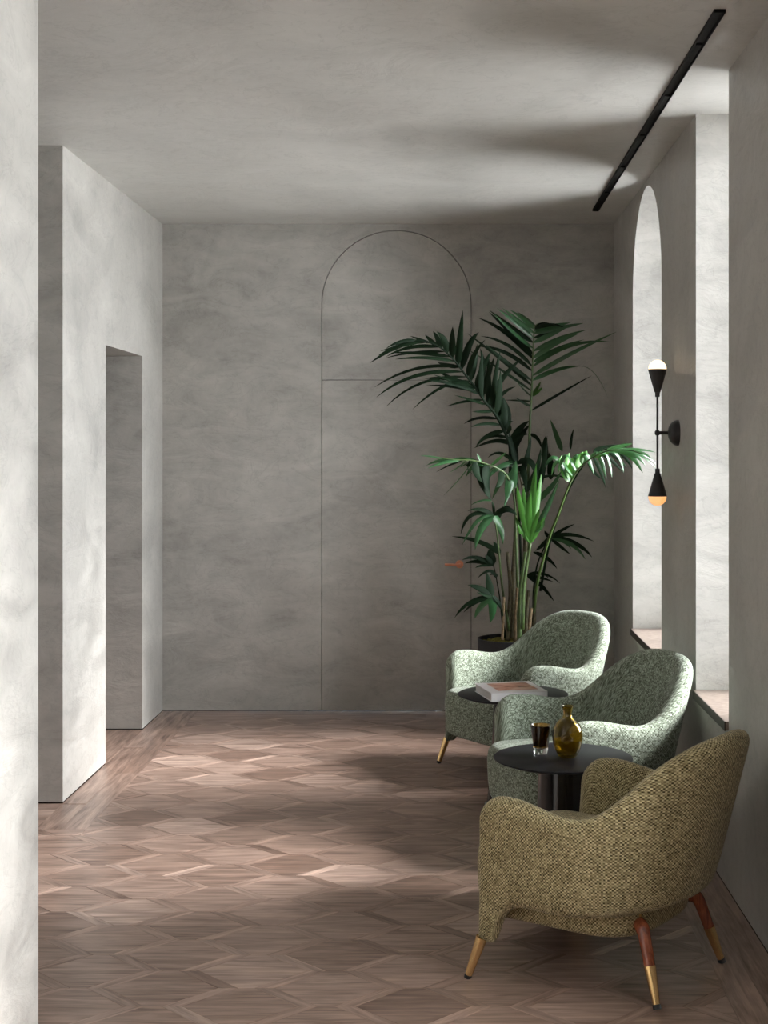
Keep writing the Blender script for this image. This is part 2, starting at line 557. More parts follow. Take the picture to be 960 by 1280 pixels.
struct(finish('wall_back', bm, M_VOID, smooth=False))
bm = bmesh.new(); box(bm, DX0 + J, DX1 - J, YB, YB + TB - 0.004, GAP, ZH - J); bevel_all(bm, 0.0015, 1)
door = struct(finish('door_1', bm, M_PL, smooth=False))
bm = bmesh.new()
pts = [(DX0 + J, ZH + J), (DX1 - J, ZH + J)] + [(DC + (DR - J) * math.cos(PI * i / 64), ZS + (DR - J) * math.sin(PI * i / 64)) for i in range(65)]
prism(bm, pts, 'y', YB, YB + TB - 0.004)
struct(finish('trim_1', bm, M_PL, smooth=False))
# copper handle on the door
bm = bmesh.new()
lathe(bm, [(0.0, 0), (0.024, 0), (0.026, 0.003), (0.026, 0.007), (0.022, 0.009), (0.0, 0.009)], 28)
bmesh.ops.rotate(bm, verts=bm.verts, cent=(0, 0, 0), matrix=Matrix.Rotation(PI / 2, 3, 'X'))
hd = finish('handle', bm, M_COPPER, door, angle=35, loc=(0.080, YB, 0.955)); hd['label'] = 'copper lever handle on round rose'
bm = bmesh.new()
tube(bm, catmull([(0, -0.004, 0), (0, -0.045, 0), (-0.012, -0.055, 0), (-0.05, -0.055, 0.001), (-0.095, -0.053, 0.002)], 4), 0.0075, 10)
finish('lever', bm, M_COPPER, hd, angle=50)

# left wall: pier, doorway with deep reveal, far pier
PT = -2.70
DY0, DY1, DZ = 7.80, 8.74, 2.268
bm = bmesh.new()
box(bm, PT, XL, 6.93, DY0, GAP, ZC); box(bm, PT, XL, DY1, YB, GAP, ZC); box(bm, PT, XL, DY0, DY1, DZ, ZC)
bmesh.ops.remove_doubles(bm, verts=bm.verts, dist=1e-5)
# drop the inner faces so that the pier, lintel and far pier are one shell
bmesh.ops.delete(bm, geom=[f for f in bm.faces if any(abs(f.calc_center_median().y - q) < 1e-4 for q in (DY0, DY1)) and f.calc_center_median().z > DZ], context='FACES')
seen = {}
bm.faces.ensure_lookup_table()
bmesh.ops.remove_doubles(bm, verts=bm.verts, dist=1e-5)
struct(finish('wall_left', bm, M_PL, smooth=False))
bm = bmesh.new(); box(bm, -1.50, -1.15, -1.8, 4.05, GAP, ZC); bevel_all(bm, 0.006, 2)
struct(finish('wall_left', bm, M_PL, smooth=False))
bm = bmesh.new(); box(bm, -3.9, -3.72, -1.8, YB, GAP, ZC)
struct(finish('wall_left', bm, M_PL, smooth=False))
bm = bmesh.new(); box(bm, -3.9, XR + WT, -2.0, -1.8, GAP, ZC)
struct(finish('wall_front', bm, M_PL, smooth=False))

# pavement outside the windows
bm = bmesh.new(); box(bm, XR + WT, 40, -30, 45, -0.9, -0.7)
o = struct(finish('pavement', bm, M_PAVE, smooth=False))

# ------------------------------------------------------------------ parquet floor
bm = bmesh.new(); box(bm, -3.9, XR + WT, -2.0, YB + 0.25, -0.15, -0.014)
floor = struct(finish('floor', bm, M_SUB, smooth=False))

def plank_mesh(name, poly, m):
    """a board from a convex outline round its own middle: eased top edge, 14 mm thick"""
    def inset(p, d):
        n = len(p); out = []
        for i in range(n):
            a, b, c = Vector(p[i - 1]), Vector(p[i]), Vector(p[(i + 1) % n])
            e1 = (b - a).normalized(); e2 = (c - b).normalized()
            n1 = Vector((-e1.y, e1.x)); n2 = Vector((-e2.y, e2.x))
            k = n1 + n2
            den = max(0.25, 1 + n1.dot(n2))
            out.append(b + k * (d / den))
        return out
    bm = bmesh.new()
    lo = [bm.verts.new((q.x, q.y, -0.013)) for q in inset(poly, 0.0002)]
    mi = [bm.verts.new((q.x, q.y, -0.0006)) for q in inset(poly, 0.0002)]
    hi = [bm.verts.new((q.x, q.y, 0.0)) for q in inset(poly, 0.0008)]
    n = len(poly)
    bm.faces.new(hi)
    for A, B in ((lo, mi), (mi, hi)):
        for i in range(n):
            bm.faces.new((A[i], A[(i + 1) % n], B[(i + 1) % n], B[i]))
    me = D.meshes.new(name); bm.to_mesh(me); bm.free()
    me.materials.append(m)
    return me

def clip(poly, a, b, c):
    """keep the side a*x+b*y<=c"""
    out = []
    for i in range(len(poly)):
        p, q = poly[i], poly[(i + 1) % len(poly)]
        dp, dq = a * p[0] + b * p[1] - c, a * q[0] + b * q[1] - c
        if dp <= 0:
            out.append(p)
        if dp * dq < 0:
            t = dp / (dp - dq)
            out.append((p[0] + (q[0] - p[0]) * t, p[1] + (q[1] - p[1]) * t))
    return out

def area(p):
    return 0.5 * sum(p[i][0] * p[(i + 1) % len(p)][1] - p[(i + 1) % len(p)][0] * p[i][1] for i in range(len(p)))

HV, HW, HT = 0.150, 0.052, 0.064                # hexagon half height, its flat edge, strip width across
HC = HW + HV + HT
FX0, FX1, FYB, FYR = -1.62, 0.872, 9.12, 6.46
def rot45(u, v):
    return (u - 0.37, v + 0.06)
kinds = {'panel': [], 'strip_a': [], 'strip_b': []}
def emit_piece(kind, rect):
    poly = [rot45(*p) for p in rect]
    whole = poly
    res = []
    p = clip(clip(poly, 1, 0, FX1), 0, 1, FYB)
    p = clip(p, 0, -1, 1.75) if p else p
    if len(p) < 3: return
    xs = [q[0] for q in p]; ys = [q[1] for q in p]
    if min(xs) >= FX0 or max(ys) <= FYR:
        q = clip(p, -1, 0, 3.72)
        res = [q]
    else:
        res = [clip(p, -1, 0, -FX0), clip(clip(clip(p, 1, 0, FX0), 0, 1, FYR), -1, 0, 3.72)]
    for q in res:
        if len(q) < 3 or area(q) < 0.0004: continue
        if max(a[0] for a in q) < -1.2 and max(a[1] for a in q) < 4.0: continue
        # drop near-duplicate corners
        r = []
        for a in q:
            if not r or (a[0] - r[-1][0]) ** 2 + (a[1] - r[-1][1]) ** 2 > 1e-7: r.append(a)
        if (r[0][0] - r[-1][0]) ** 2 + (r[0][1] - r[-1][1]) ** 2 < 1e-7: r.pop()
        if len(r) < 3: continue
        full = len(r) == len(whole) and abs(area(r) - area(whole)) < 1e-7
        kinds[kind].append((r, full))
for i in range(-24, 24):
    for j in range(-24, 48):
        u, v = i * HC, j * 2 * HV + (HV if i % 2 else 0)
        cx, cy = rot45(u, v)
        if not (-4.2 < cx < 1.5 and -2.2 < cy < 9.8): continue
        w = HW / 2
        emit_piece('panel', [(u - w - HV, v), (u - w, v - HV), (u + w, v - HV), (u + w + HV, v), (u + w, v + HV), (u - w, v + HV)])
        emit_piece('strip_b', [(u + w, v + HV), (u + w + HV, v), (u + w + HV + HT, v), (u + w + HT, v + HV)])
        emit_piece('strip_a', [(u + w, v - HV), (u + w + HT, v - HV), (u + w + HV + HT, v), (u + w + HV, v)])

def in_view(c):
    d = c[1]
    if d < 4.0: return False
    x = VX + F * c[0] / d; yy = VY + F * EYE / d
    return 30 < x < 985 and yy < 1300
shared = {}
def lay(name, lst, limit):
    lst = sorted(lst, key=lambda t: 0 if in_view(cen(t[0])) else 1)
    vis = [t for t in lst if in_view(cen(t[0]))]
    vis.sort(key=lambda t: cen(t[0])[1])
    solo = vis[:limit]
    ids = set(id(t) for t in solo)
    rest = [t for t in lst if id(t) not in ids]
    for t in solo:
        poly, full, m, key = t
        c = cen(poly)
        loc = [(a[0] - c[0], a[1] - c[1]) for a in poly]
        if full and key:
            if key not in shared: shared[key] = plank_mesh(name, loc, m)
            me = shared[key]
        else:
            me = plank_mesh(name, loc, m)
        o = D.objects.new(name, me); COL.objects.link(o); o.parent = floor
        o.location = (c[0], c[1], 0)
        o.rotation_euler = (R.uniform(-.0025, .0025), R.uniform(-.0025, .0025), 0)
    return rest
def cen(p):
    return (sum(a[0] for a in p) / len(p), sum(a[1] for a in p) / len(p))
pan = [(p, f, M_FX, 'panel') for p, f in kinds['panel']]
strips = [(p, f, M_FP, 'a') for p, f in kinds['strip_a']] + [(p, f, M_FM, 'b') for p, f in kinds['strip_b']]
boards = []
def board_run(x0, x1, y0, y1, n, along, ln, m):
    for k in range(n):
        if along == 'y':
            a, b = x0 + (x1 - x0) * k / n, x0 + (x1 - x0) * (k + 1) / n
            q = y0; off = ln * (0.35 + 0.5 * (k % 2))
            while q < y1 - 1e-6:
                e = min(y1, q + off)
                if y1 - e < 0.15: e = y1
                boards.append(([(a, q), (b, q), (b, e), (a, e)], False, m, None)); q = e; off = ln
        else:
            a, b = y0 + (y1 - y0) * k / n, y0 + (y1 - y0) * (k + 1) / n
            q = x0; off = ln * (0.35 + 0.5 * (k % 2))
            while q < x1 - 1e-6:
                e = min(x1, q + off)
                if x1 - e < 0.15: e = x1
                boards.append(([(q, a), (e, a), (e, b), (q, b)], False, m, None)); q = e; off = ln
board_run(XL, FX0, FYR, YB, 2, 'y', 1.3, M_FY)
board_run(PT, XL, DY0, DY1, 7, 'y', 2.0, M_FY)
board_run(-3.72, XL, FYR, 6.93, 4, 'x', 1.2, M_FX)
board_run(FX0, FX1, FYB, YB, 2, 'x', 1.1, M_FX)
board_run(FX1, XR, -1.8, YB, 2, 'y', 1.3, M_FY)
board_run(-3.72, PT, 6.93, YB, 8, 'y', 1.2, M_FY)
rest = lay('panel', pan, 290) + lay('strip', strips, 298) + lay('board', boards, 150)
for m in (M_FX, M_FP, M_FM, M_FY):
    bm = bmesh.new()
    for poly, full, mm, key in rest:
        if mm is not m: continue
        bm.faces.new([bm.verts.new((a[0], a[1], 0)) for a in poly])
        q = [bm.verts.new((a[0], a[1], 0)) for a in poly]; r = [bm.verts.new((a[0], a[1], -0.013)) for a in poly]
        for i in range(len(poly)):
            bm.faces.new((q[i], r[i], r[(i + 1) % len(poly)], q[(i + 1) % len(poly)]))
    if bm.faces:
        o = finish('parquet', bm, m, floor, smooth=False); o['kind'] = 'stuff'
    else:
        bm.free()

# ------------------------------------------------------------------ ceiling track
t = empty('ceiling_track', (0.905, 6.78, ZC), 0, 'long slim black lighting track set in the grey plaster ceiling', 'track light')
bm = bmesh.new()
for s in (-1, 1):
    a, b = sorted((s * 0.019, s * 0.015)); box(bm, a, b, -2.0, 2.0, -0.012, 0)
box(bm, -0.019, 0.019, -2.004, -2.0, -0.012, 0); box(bm, -0.019, 0.019, 2.0, 2.004, -0.012, 0)
finish('channel', bm, M_TRACK, t, smooth=False)
bm = bmesh.new(); box(bm, -0.0145, 0.0145, -1.998, 1.998, -0.003, -0.0002)
finish('inner_rail', bm, M_TRACK, t, smooth=False)
for k in range(5):
    bm = bmesh.new(); box(bm, -0.012, 0.012, -0.11, 0.11, -0.010, -0.003); bevel_all(bm, 0.002, 1)
    finish('light_module', bm, M_TRACK, t, smooth=False, loc=(0, -1.5 + 0.75 * k, 0))

# ------------------------------------------------------------------ wall sconce
SX, SY, SZ = 0.987, 6.76, EYE - (541 - VY) / F * 6.76
s = empty('wall_sconce', (XR, SY, SZ), 0, 'black double wall sconce with two round bulbs on the pilaster between the windows', 'wall lamp')
dx = SX - XR
bm = bmesh.new()
lathe(bm, [(0.0, 0.0), (0.062, 0.0)] + [(0.062 * math.cos(a), 0.05 * math.sin(a)) for a in [PI / 2 * i / 8 for i in range(9)]][:-1] + [(0.0, 0.05)], 32)
bmesh.ops.rotate(bm, verts=bm.verts, cent=(0, 0, 0), matrix=Matrix.Rotation(-PI / 2, 3, 'Y'))
finish('backplate', bm, M_BLACK, s, angle=40)
bm = bmesh.new(); tube(bm, [(-0.045, 0, 0), (dx - 0.012, 0, 0)], 0.008, 14)
lathe_z = [(-0.012), (0.012)]
tube(bm, [(dx, 0, -0.012), (dx, 0, 0.012)], 0.010, 14)
finish('arm', bm, M_BLACK, s, angle=40)
zt, zb = 0.190, -0.190
bm = bmesh.new(); tube(bm, [(dx, 0, zb), (dx, 0, zt)], 0.0055, 12)
finish('rod', bm, M_BLACK, s, angle=40)
for sg, bmat, lab in ((1, M_BULB, 'glowing warm white bulb'), (-1, M_BULB2, 'dim amber bulb')):
    bm = bmesh.new()
    pr = [(0.0, 0.168), (0.011, 0.168), (0.011, 0.190), (0.014, 0.190), (0.045, 0.298), (0.043, 0.298), (0.012, 0.200), (0.0, 0.200)]
    lathe(bm, [(r, z * sg) for r, z in pr], 32, (dx, 0), cap=False)
    sh = finish('cup_shade', bm, M_BLACK, s, angle=40)
    bm = bmesh.new()
    pr = [(0.0, 0.262)] + [(0.0425 * math.sin(a), 0.300 - 0.0425 * math.cos(a)) for a in [PI * i / 18 for i in range(1, 18)]] + [(0.0, 0.3425)]
    lathe(bm, [(r, z * sg) for r, z in pr], 32, (dx, 0), cap=False)
    b = finish('bulb', bm, bmat, s); b['label'] = lab

# ------------------------------------------------------------------ armchairs
def uv_by(me, fn):
    uvl = me.uv_layers.new(name='UVMap')
    for lp in me.loops:
        uvl.data[lp.index].uv = fn(me.vertices[lp.vertex_index].co)

def sm(a, b, x):
    t = max(0, min(1, (x - a) / (b - a))); return t * t * (3 - 2 * t)

def half_plan():
    pts = []
    a, b, n = 0.305, 0.335, 2.35
    for i in range(61):
        ph = PI / 2 * i / 60
        pts.append(Vector((-a * max(0, math.cos(ph)) ** (2 / n), b * max(0, math.sin(ph)) ** (2 / n))))
    for i in range(1, 31):
        q = i / 30
        pts.append(Vector((0.262 * q, 0.335 - 0.022 * q * q)))
    return pts
HP = half_plan()
HS = [0.0]
for p, q in zip(HP, HP[1:]): HS.append(HS[-1] + (q - p).length)
SL = HS[-1]
def plan(s):
    sg = 1 if s >= 0 else -1; s = min(abs(s), SL)
    for i in range(len(HS) - 1):
        if s <= HS[i + 1] + 1e-9:
            t = (s - HS[i]) / max(1e-9, HS[i + 1] - HS[i]); p = HP[i].lerp(HP[i + 1], t); break
    return Vector((p.x, p.y * sg))
def plan_n(s):
    a, b = plan(s - 0.012) if s - 0.012 > -SL else plan(-SL), plan(s + 0.012) if s + 0.012 < SL else plan(SL)
    t = (b - a).normalized()
    return Vector((-t.y, t.x)) * (1 if True else -1)

def shell_mesh():
    ss = []
    base = [0, .035, .07, .11, .15, .19, .23, .27, .31, .35, .39, .43, .47, .51, .55, .59, .63]
    base = [b for b in base if b < SL - 0.19]
    tail = [SL - d for d in (.18, .165, .15, .135, .12, .105, .09, .075, .06, .045, .03, .018, .009, .003, 0)]
    half = base + tail
    ss = [-q for q in half[:0:-1]] + half
    def H(s):
        s = abs(s)
        tab = [(-.08, .813), (0, .815), (.08, .813), (.15, .797), (.22, .752), (.29, .676), (.335, .620), (.38, .585), (.43, .572), (.49, .577), (.56, .591), (.63, .604), (.72, .606), (.80, .600), (.9, .59)]
        h = 0.6
        for q in range(1, len(tab) - 2):
            if tab[q][0] <= s <= tab[q + 1][0]:
                t = (s - tab[q][0]) / (tab[q + 1][0] - tab[q][0])
                a, b, c, d = (tab[q + k][1] for k in (-1, 0, 1, 2))
                h = 0.5 * (2 * b + (c - a) * t + (2 * a - 5 * b + 4 * c - d) * t * t + (3 * b - a - 3 * c + d) * t ** 3)
                break
        r = 0.095
        if s > SL - r:
            q = s - (SL - r); h -= r - math.sqrt(max(0, r * r - q * q))
        return h
    def B(s):
        s = abs(s)
        b = 0.282 - 0.026 * sm(0.1, 0.5, s)
        a = SL - 0.165
        if s > a:
            q = min(1, (s - a) / 0.105)
            b = 0.120 + (b - 0.120) * math.sqrt(max(0, 1 - q * q))
        return b
    NV = 12
    NC = 5
    bm = bmesh.new()
    rings = []
    uvs = {}
    for s in ss:
        p = plan(s); n = plan_n(s); sa = abs(s)
        h, b = H(s), B(s)
        lean = 0.125 * (1 - sm(0.12, 0.62, sa)) + 0.035 * sm(0.12, 0.62, sa)
        endr = 0.03
        d = SL - sa
        ef = math.sqrt(max(0.0, 1 - (1 - min(1, d / endr)) ** 2)) if d < endr else 1.0
        ef = max(ef, 0.12)
        def C(z):
            q = p + n * (-lean) * ((z - 0.30) / 0.5) if False else p
            out = -n if (n.dot(p - Vector((0.0, 0)))) < 0 else n
            k = (z - 0.30) / 0.5
            o = out * lean * (k if k > 0 else k * 0.35)
            fr = sm(SL - 0.2, SL, sa) * max(0, 0.5 - z) * 0.055
            # front leg leans out and forward towards its foot
            lg = sm(SL - 0.2, SL, sa) * max(0, 0.26 - z) * 0.09
            return Vector((p.x + o.x + fr, p.y + o.y + (lg if p.y > 0 else -lg), z)), out
        def TH(z):
            t = 0.088 - 0.012 * sm(0.0, 0.5, sa)
            t *= 1 - 0.38 * sm(0.27, 0.13, z)
            t *= 0.86 + 0.14 * sm(b, b + 0.1, z)
            return t * ef
        loop = []
        tt, tb = TH(h), TH(b)
        zs = [b + tb / 2 + (h - tt / 2 - b - tb / 2) * i / (NV - 1) for i in range(NV)]
        for z in zs:                                     # outer face, going up
            c, o = C(z); loop.append(c + Vector((o.x, o.y, 0)) * TH(z) / 2)
        for i in range(1, NC):                           # round top
            a = PI * i / NC
            z = zs[-1]; c, o = C(z + math.sin(a) * tt / 2); c = Vector((c.x, c.y, z)); loop.append(c + Vector((o.x, o.y, 0)) * math.cos(a) * tt / 2 + Vector((0, 0, math.sin(a) * tt / 2)))
        for z in zs[::-1]:                               # inner face, going down
            c, o = C(z); loop.append(c - Vector((o.x, o.y, 0)) * TH(z) / 2)
        for i in range(1, NC):                           # round bottom
            a = PI * i / NC
            z = zs[0]; c, o = C(z); loop.append(Vector((c.x, c.y, z)) - Vector((o.x, o.y, 0)) * math.cos(a) * tb / 2 - Vector((0, 0, math.sin(a) * tb / 2)))
        rg = []
        acc = [0.0]
        for k in range(1, len(loop)): acc.append(acc[-1] + (loop[k] - loop[k - 1]).length)
        base_v = loop[0].z
        for k, q in enumerate(loop):
            v = bm.verts.new(q); rg.append(v); uvs[v] = (s, base_v + acc[k])
        rings.append(rg)
    uvl = bm.loops.layers.uv.new('UVMap')
    n = len(rings[0])
    for A, Bq in zip(rings, rings[1:]):
        for k in range(n):
            bm.faces.new((A[k], Bq[k], Bq[(k + 1) % n], A[(k + 1) % n]))
    bm.faces.new(rings[0]); bm.faces.new(rings[-1][::-1])
    for f in bm.faces:
        vals = [uvs[l.vert] for l in f.loops]
        top = max(x[1] for x in vals)
        for l, q in zip(f.loops, vals):
            l[uvl].uv = (q[0], top + 0.01) if top - q[1] > 0.6 and len(vals) == 4 else q
    return bm

def seat_mesh():
    bm = bmesh.new()
    outline = []
    NP = 56
    def sup(th, xf, xb, w, n):
        c, s_ = math.cos(th), math.sin(th)
        r = (abs(c) ** n + abs(s_) ** n) ** (-1 / n)
        x = c * r; y = s_ * r
        return (x * (xf if x > 0 else xb), y * w)
    levels = []
    z0, z1, e = 0.183, 0.425, 0.045
    for i in range(6):
        a = PI / 2 * i / 5
        levels.append((z0 + 0.028 * (1 - math.cos(a)), -0.028 * (1 - math.sin(a))))
    for z in (0.26, 0.31, 0.36):
        levels.append((z, 0.004))
    for i in range(6):
        a = PI / 2 * i / 5
        levels.append((z1 - e + e * math.sin(a), -e * (1 - math.cos(a))))
    levels += [(z1 + 0.008, -0.10), (z1 + 0.012, -0.17)]
    rings = []
    for z, ins in levels:
        k = (z - z0) / (z1 - z0)
        xf = 0.364 + 0.012 * k + ins; xb = 0.245 + ins; w = 0.274 + ins
        ring = []
        for i in range(NP):
            x, y = sup(2 * PI * i / NP, xf, xb, w, 4.4 if math.cos(2 * PI * i / NP) > 0 else 3.2)
            ring.append(bm.verts.new((x, y * (1 + 0.13 * sm(0.16, 0.30, x)), z)))
        rings.append(ring)
    for A, B in zip(rings, rings[1:]):
        for i in range(NP):
            bm.faces.new((A[i], A[(i + 1) % NP], B[(i + 1) % NP], B[i]))
    bm.faces.new(rings[0][::-1])
    c = bm.verts.new((0, 0, z1 + 0.014))
    for i in range(NP):
        bm.faces.new((rings[-1][i], rings[-1][(i + 1) % NP], c))
    uvl = bm.loops.layers.uv.new('UVMap')
    for f in bm.faces:
        f.normal_update()
        nn = f.normal
        for l in f.loops:
            q = l.vert.co
            l[uvl].uv = (q.x, q.y) if abs(nn.z) > 0.7 else ((q.y, q.z) if abs(nn.x) > abs(nn.y) else (q.x, q.z))
    return bm

def subsurf(o, n=1):
    md = o.modifiers.new('Subdivision', 'SUBSURF'); md.levels = n; md.render_levels = n

def cone_between(bm, a, b, ra, rb, seg=16):
    tube(bm, [a, b], [ra, rb], seg)

def make_chair(loc, rz, fab, label):
    t = empty('armchair', (loc[0], loc[1], 0), rz, label, 'armchair', 'tweed armchairs along the window wall')
    o = finish('shell', shell_mesh(), fab, t); subsurf(o)
    o = finish('seat', seat_mesh(), fab, t); subsurf(o)
    # piping where the shell meets its inner lining is left out: the cloth is one piece
    for sg in (1, -1):
        top = Vector((0.264, sg * 0.334, 0.135)); foot = Vector((0.308, sg * 0.352, 0.0))
        d = (top - foot)
        bm = bmesh.new()
        cone_between(bm, top, foot + d * 0.085, 0.0195, 0.0120)
        lg = finish('front_leg', bm, M_BRASS, t, angle=40); lg['label'] = 'brass tipped front leg'
        bm = bmesh.new(); cone_between(bm, foot + d * 0.085, foot + Vector((0, 0, 0.0005)), 0.0128, 0.0118)
        finish('glide', bm, M_RUB, lg, angle=40)
    for sg in (1, -1):
        foot = Vector((-0.314, sg * 0.243, 0.0)); elbow = Vector((-0.243, sg * 0.198, 0.226)); inner = Vector((-0.13, sg * 0.10, 0.222))
        d = elbow - foot
        j = foot + d * 0.52
        path = [inner, inner.lerp(elbow, 0.55), elbow - (elbow - inner) * 0.13 - Vector((0, 0, 0.0)), elbow - (elbow - inner) * 0.02 - d * 0.06, elbow - d * 0.2, j]
        bm = bmesh.new(); tube(bm, catmull(path, 4), [0.021 + 0.002 * math.sin(min(1, k / 14) * PI) - 0.003 * max(0, (k - 12) / 8) for k in range(21)], 16)
        lg = finish('rear_leg', bm, M_LEG, t, angle=50); lg['label'] = 'polished red-brown wooden rear leg with brass ferrule'
        bm = bmesh.new(); cone_between(bm, j + d * 0.004, foot + d * 0.06, 0.0193, 0.0118)
        finish('ferrule', bm, M_BRASS, lg, angle=40)
        bm = bmesh.new(); cone_between(bm, foot + d * 0.06, foot + Vector((0, 0, 0.0005)), 0.0132, 0.0132)
        finish('glide', bm, M_RUB, lg, angle=40)
        bm = bmesh.new(); q = inner.lerp(elbow, 0.80); cone_between(bm, q + Vector((0, 0, 0.005)), q + Vector((0, 0, 0.075)), 0.007, 0.007, 12)
        finish('pin', bm, M_BRASS, lg, angle=40)
    return t

make_chair((0.518, 4.763), math.radians(145.6), M_OLIVE, 'olive-brown tweed armchair nearest the viewer, seen from its outer side with brass feet')
make_chair((0.585, 6.215), math.radians(202), M_SAGE, 'sage green tweed armchair behind the round table that holds the amber bottle')
make_chair((0.405, 7.695), math.radians(214.4), M_SAGE, 'sage green tweed armchair at the back, in front of the potted palm')

# ------------------------------------------------------------------ side tables
TZ = 0.535
def make_table(x, y, label):
    t = empty('side_table', (x, y, 0), 0, label, 'side table', 'round black side tables between the armchairs')
    bm = bmesh.new(); rt = 0.265
    lathe(bm, [(0, TZ - 0.016), (rt - 0.03, TZ - 0.016), (rt - 0.004, TZ - 0.007), (rt, TZ - 0.004), (rt - 0.001, TZ - 0.001), (rt - 0.003, TZ), (0, TZ)], 96, cap=False)
    finish('table_top', bm, M_TOP, t, angle=30)
    bm = bmesh.new()
    lathe(bm, [(0, 0.012), (0.125, 0.012), (0.118, 0.10), (0.108, 0.22), (0.098, 0.36), (0.092, TZ - 0.016), (0, TZ - 0.016)], 48, cap=False)
    finish('pedestal', bm, M_LACQ, t, angle=40)
    bm = bmesh.new(); lathe(bm, [(0, 0.0005), (0.135, 0.0005), (0.137, 0.006), (0.130, 0.012), (0, 0.012)], 48, cap=False)
    finish('base', bm, M_BLACK, t, angle=30)
    return t
T1 = (0.441, 5.482); T2 = (0.315, 6.895)
make_table(*T1, 'round black pedestal table holding the amber bottle and the drinking glass')
make_table(*T2, 'round black pedestal table holding the book, between the two green armchairs')

# book
bk = empty('book', (0.301, 6.835, TZ + 0.0005), math.radians(14), 'thick pale coffee table book with a terracotta cover picture on the far table', 'book')
bw, bd, bh = 0.272, 0.295, 0.040
bm = bmesh.new(); box(bm, -bw / 2, bw / 2, -bd / 2, bd / 2, 0, 0.003); box(bm, -bw / 2, bw / 2, -bd / 2, -bd / 2 + 0.003, 0.003, bh - 0.003)
finish('board', bm, M_SPINE, bk, smooth=False)
bm = bmesh.new(); box(bm, -bw / 2 + 0.004, bw / 2 - 0.004, -bd / 2 + 0.003, bd / 2 - 0.004, 0.003, bh - 0.003)
finish('pages', bm, M_PAPER, bk, smooth=False)
bm = bmesh.new(); box(bm, -bw / 2, bw / 2, -bd / 2, bd / 2, bh - 0.003, bh); bevel_all(bm, 0.0006, 1)
finish('cover', bm, M_COVER, bk, smooth=False)

# drinking glass
g = empty('drinking_glass', (0.360, 5.54, TZ + 0.0005), 0, 'small tapered dark amber drinking glass with a clear heavy base', 'glass')
bm = bmesh.new()
lathe(bm, [(0, 0), (0.0245, 0), (0.0262, 0.003), (0.0285, 0.022), (0.0285, 0.024), (0, 0.024)], 40, cap=False)
o = finish('base', bm, M_CLEAR, g, angle=40); o['label'] = 'clear glass base'
bm = bmesh.new()
lathe(bm, [(0, 0.0245), (0.0286, 0.0245), (0.0400, 0.108), (0.0392, 0.110), (0.0384, 0.108), (0.0268, 0.030), (0, 0.029)], 40, cap=False)
finish('cup', bm, M_SMOKE, g, angle=40)

# bottle vase
v = empty('bottle_vase', (0.457, 5.470, TZ + 0.0005), math.radians(-8), 'round-bodied olive amber glass bottle vase with narrow neck and embossed seal', 'vase')
out = [(0.0, 0.0), (0.026, 0.0), (0.034, 0.004), (0.047, 0.025), (0.056, 0.052), (0.0595, 0.080), (0.057, 0.104), (0.048, 0.126), (0.033, 0.141), (0.021, 0.150), (0.0165, 0.158), (0.0160, 0.172), (0.0185, 0.186), (0.0235, 0.194), (0.0240, 0.197)]
inn = [(0.0205, 0.197), (0.0150, 0.184), (0.0125, 0.172), (0.0130, 0.158), (0.018, 0.148), (0.030, 0.137), (0.044, 0.122), (0.052, 0.102), (0.0545, 0.080), (0.051, 0.053), (0.042, 0.028), (0.028, 0.010), (0.0, 0.008)]
bm = bmesh.new(); lathe(bm, out + inn, 48, cap=False)
o = finish('body', bm, M_AMBER, v); subsurf(o)
bm = bmesh.new()
for k in range(14):                                         # embossed seal on the front of the belly
    a = 2 * PI * k / 14
    for rad, ln in ((0.020, 0.0030), (0.011, 0.0026)):
        if rad < 0.015 and k % 2: continue
        aa = -PI / 2 + rad * math.cos(a) / 0.059; z = 0.080 + rad * math.sin(a) * 0.72
        m4 = Matrix.Translation((0.0592 * math.cos(aa), 0.0592 * math.sin(aa), z)) @ Matrix.Diagonal((1.3, 0.7, 1.0, 1))
        bmesh.ops.create_icosphere(bm, subdivisions=1, radius=ln, matrix=m4)
finish('embossed_seal', bm, M_AMBER, v)

# ------------------------------------------------------------------ potted palm
PY = 8.75
pc = W(641, 797, PY)
palm = empty('potted_palm', (pc.x, PY, 0), 0, 'tall kentia palm in a black round pot before the back wall', 'potted plant')
PO = Vector((pc.x, PY, 0))
bm = bmesh.new()
ph = 0.556
lathe(bm, [(0, 0.0005), (0.186, 0.0005), (0.192, 0.006), (0.214, ph - 0.006), (0.214, ph), (0.204, ph), (0.202, ph - 0.05), (0, ph - 0.05)], 56, cap=False)
finish('pot', bm, M_POT, palm, angle=35)
bm = bmesh.new()
NM = 20
rings = []
for i in range(1, 9):
    r = 0.2005 * i / 8
    rings.append([bm.verts.new((r * math.cos(2 * PI * k / 40), r * math.sin(2 * PI * k / 40), ph - 0.012 + R.uniform(-0.012, 0.016) - 0.014 * (i / 8) ** 2)) for k in range(40)])
c = bm.verts.new((0, 0, ph - 0.006))
for k in range(40): bm.faces.new((c, rings[0][k], rings[0][(k + 1) % 40]))
for A, B in zip(rings, rings[1:]):
    for k in range(40): bm.faces.new((A[k], B[k], B[(k + 1) % 40], A[(k + 1) % 40]))
mo = finish('moss', bm, M_MOSS, palm); mo['label'] = 'yellow-green moss over the soil'

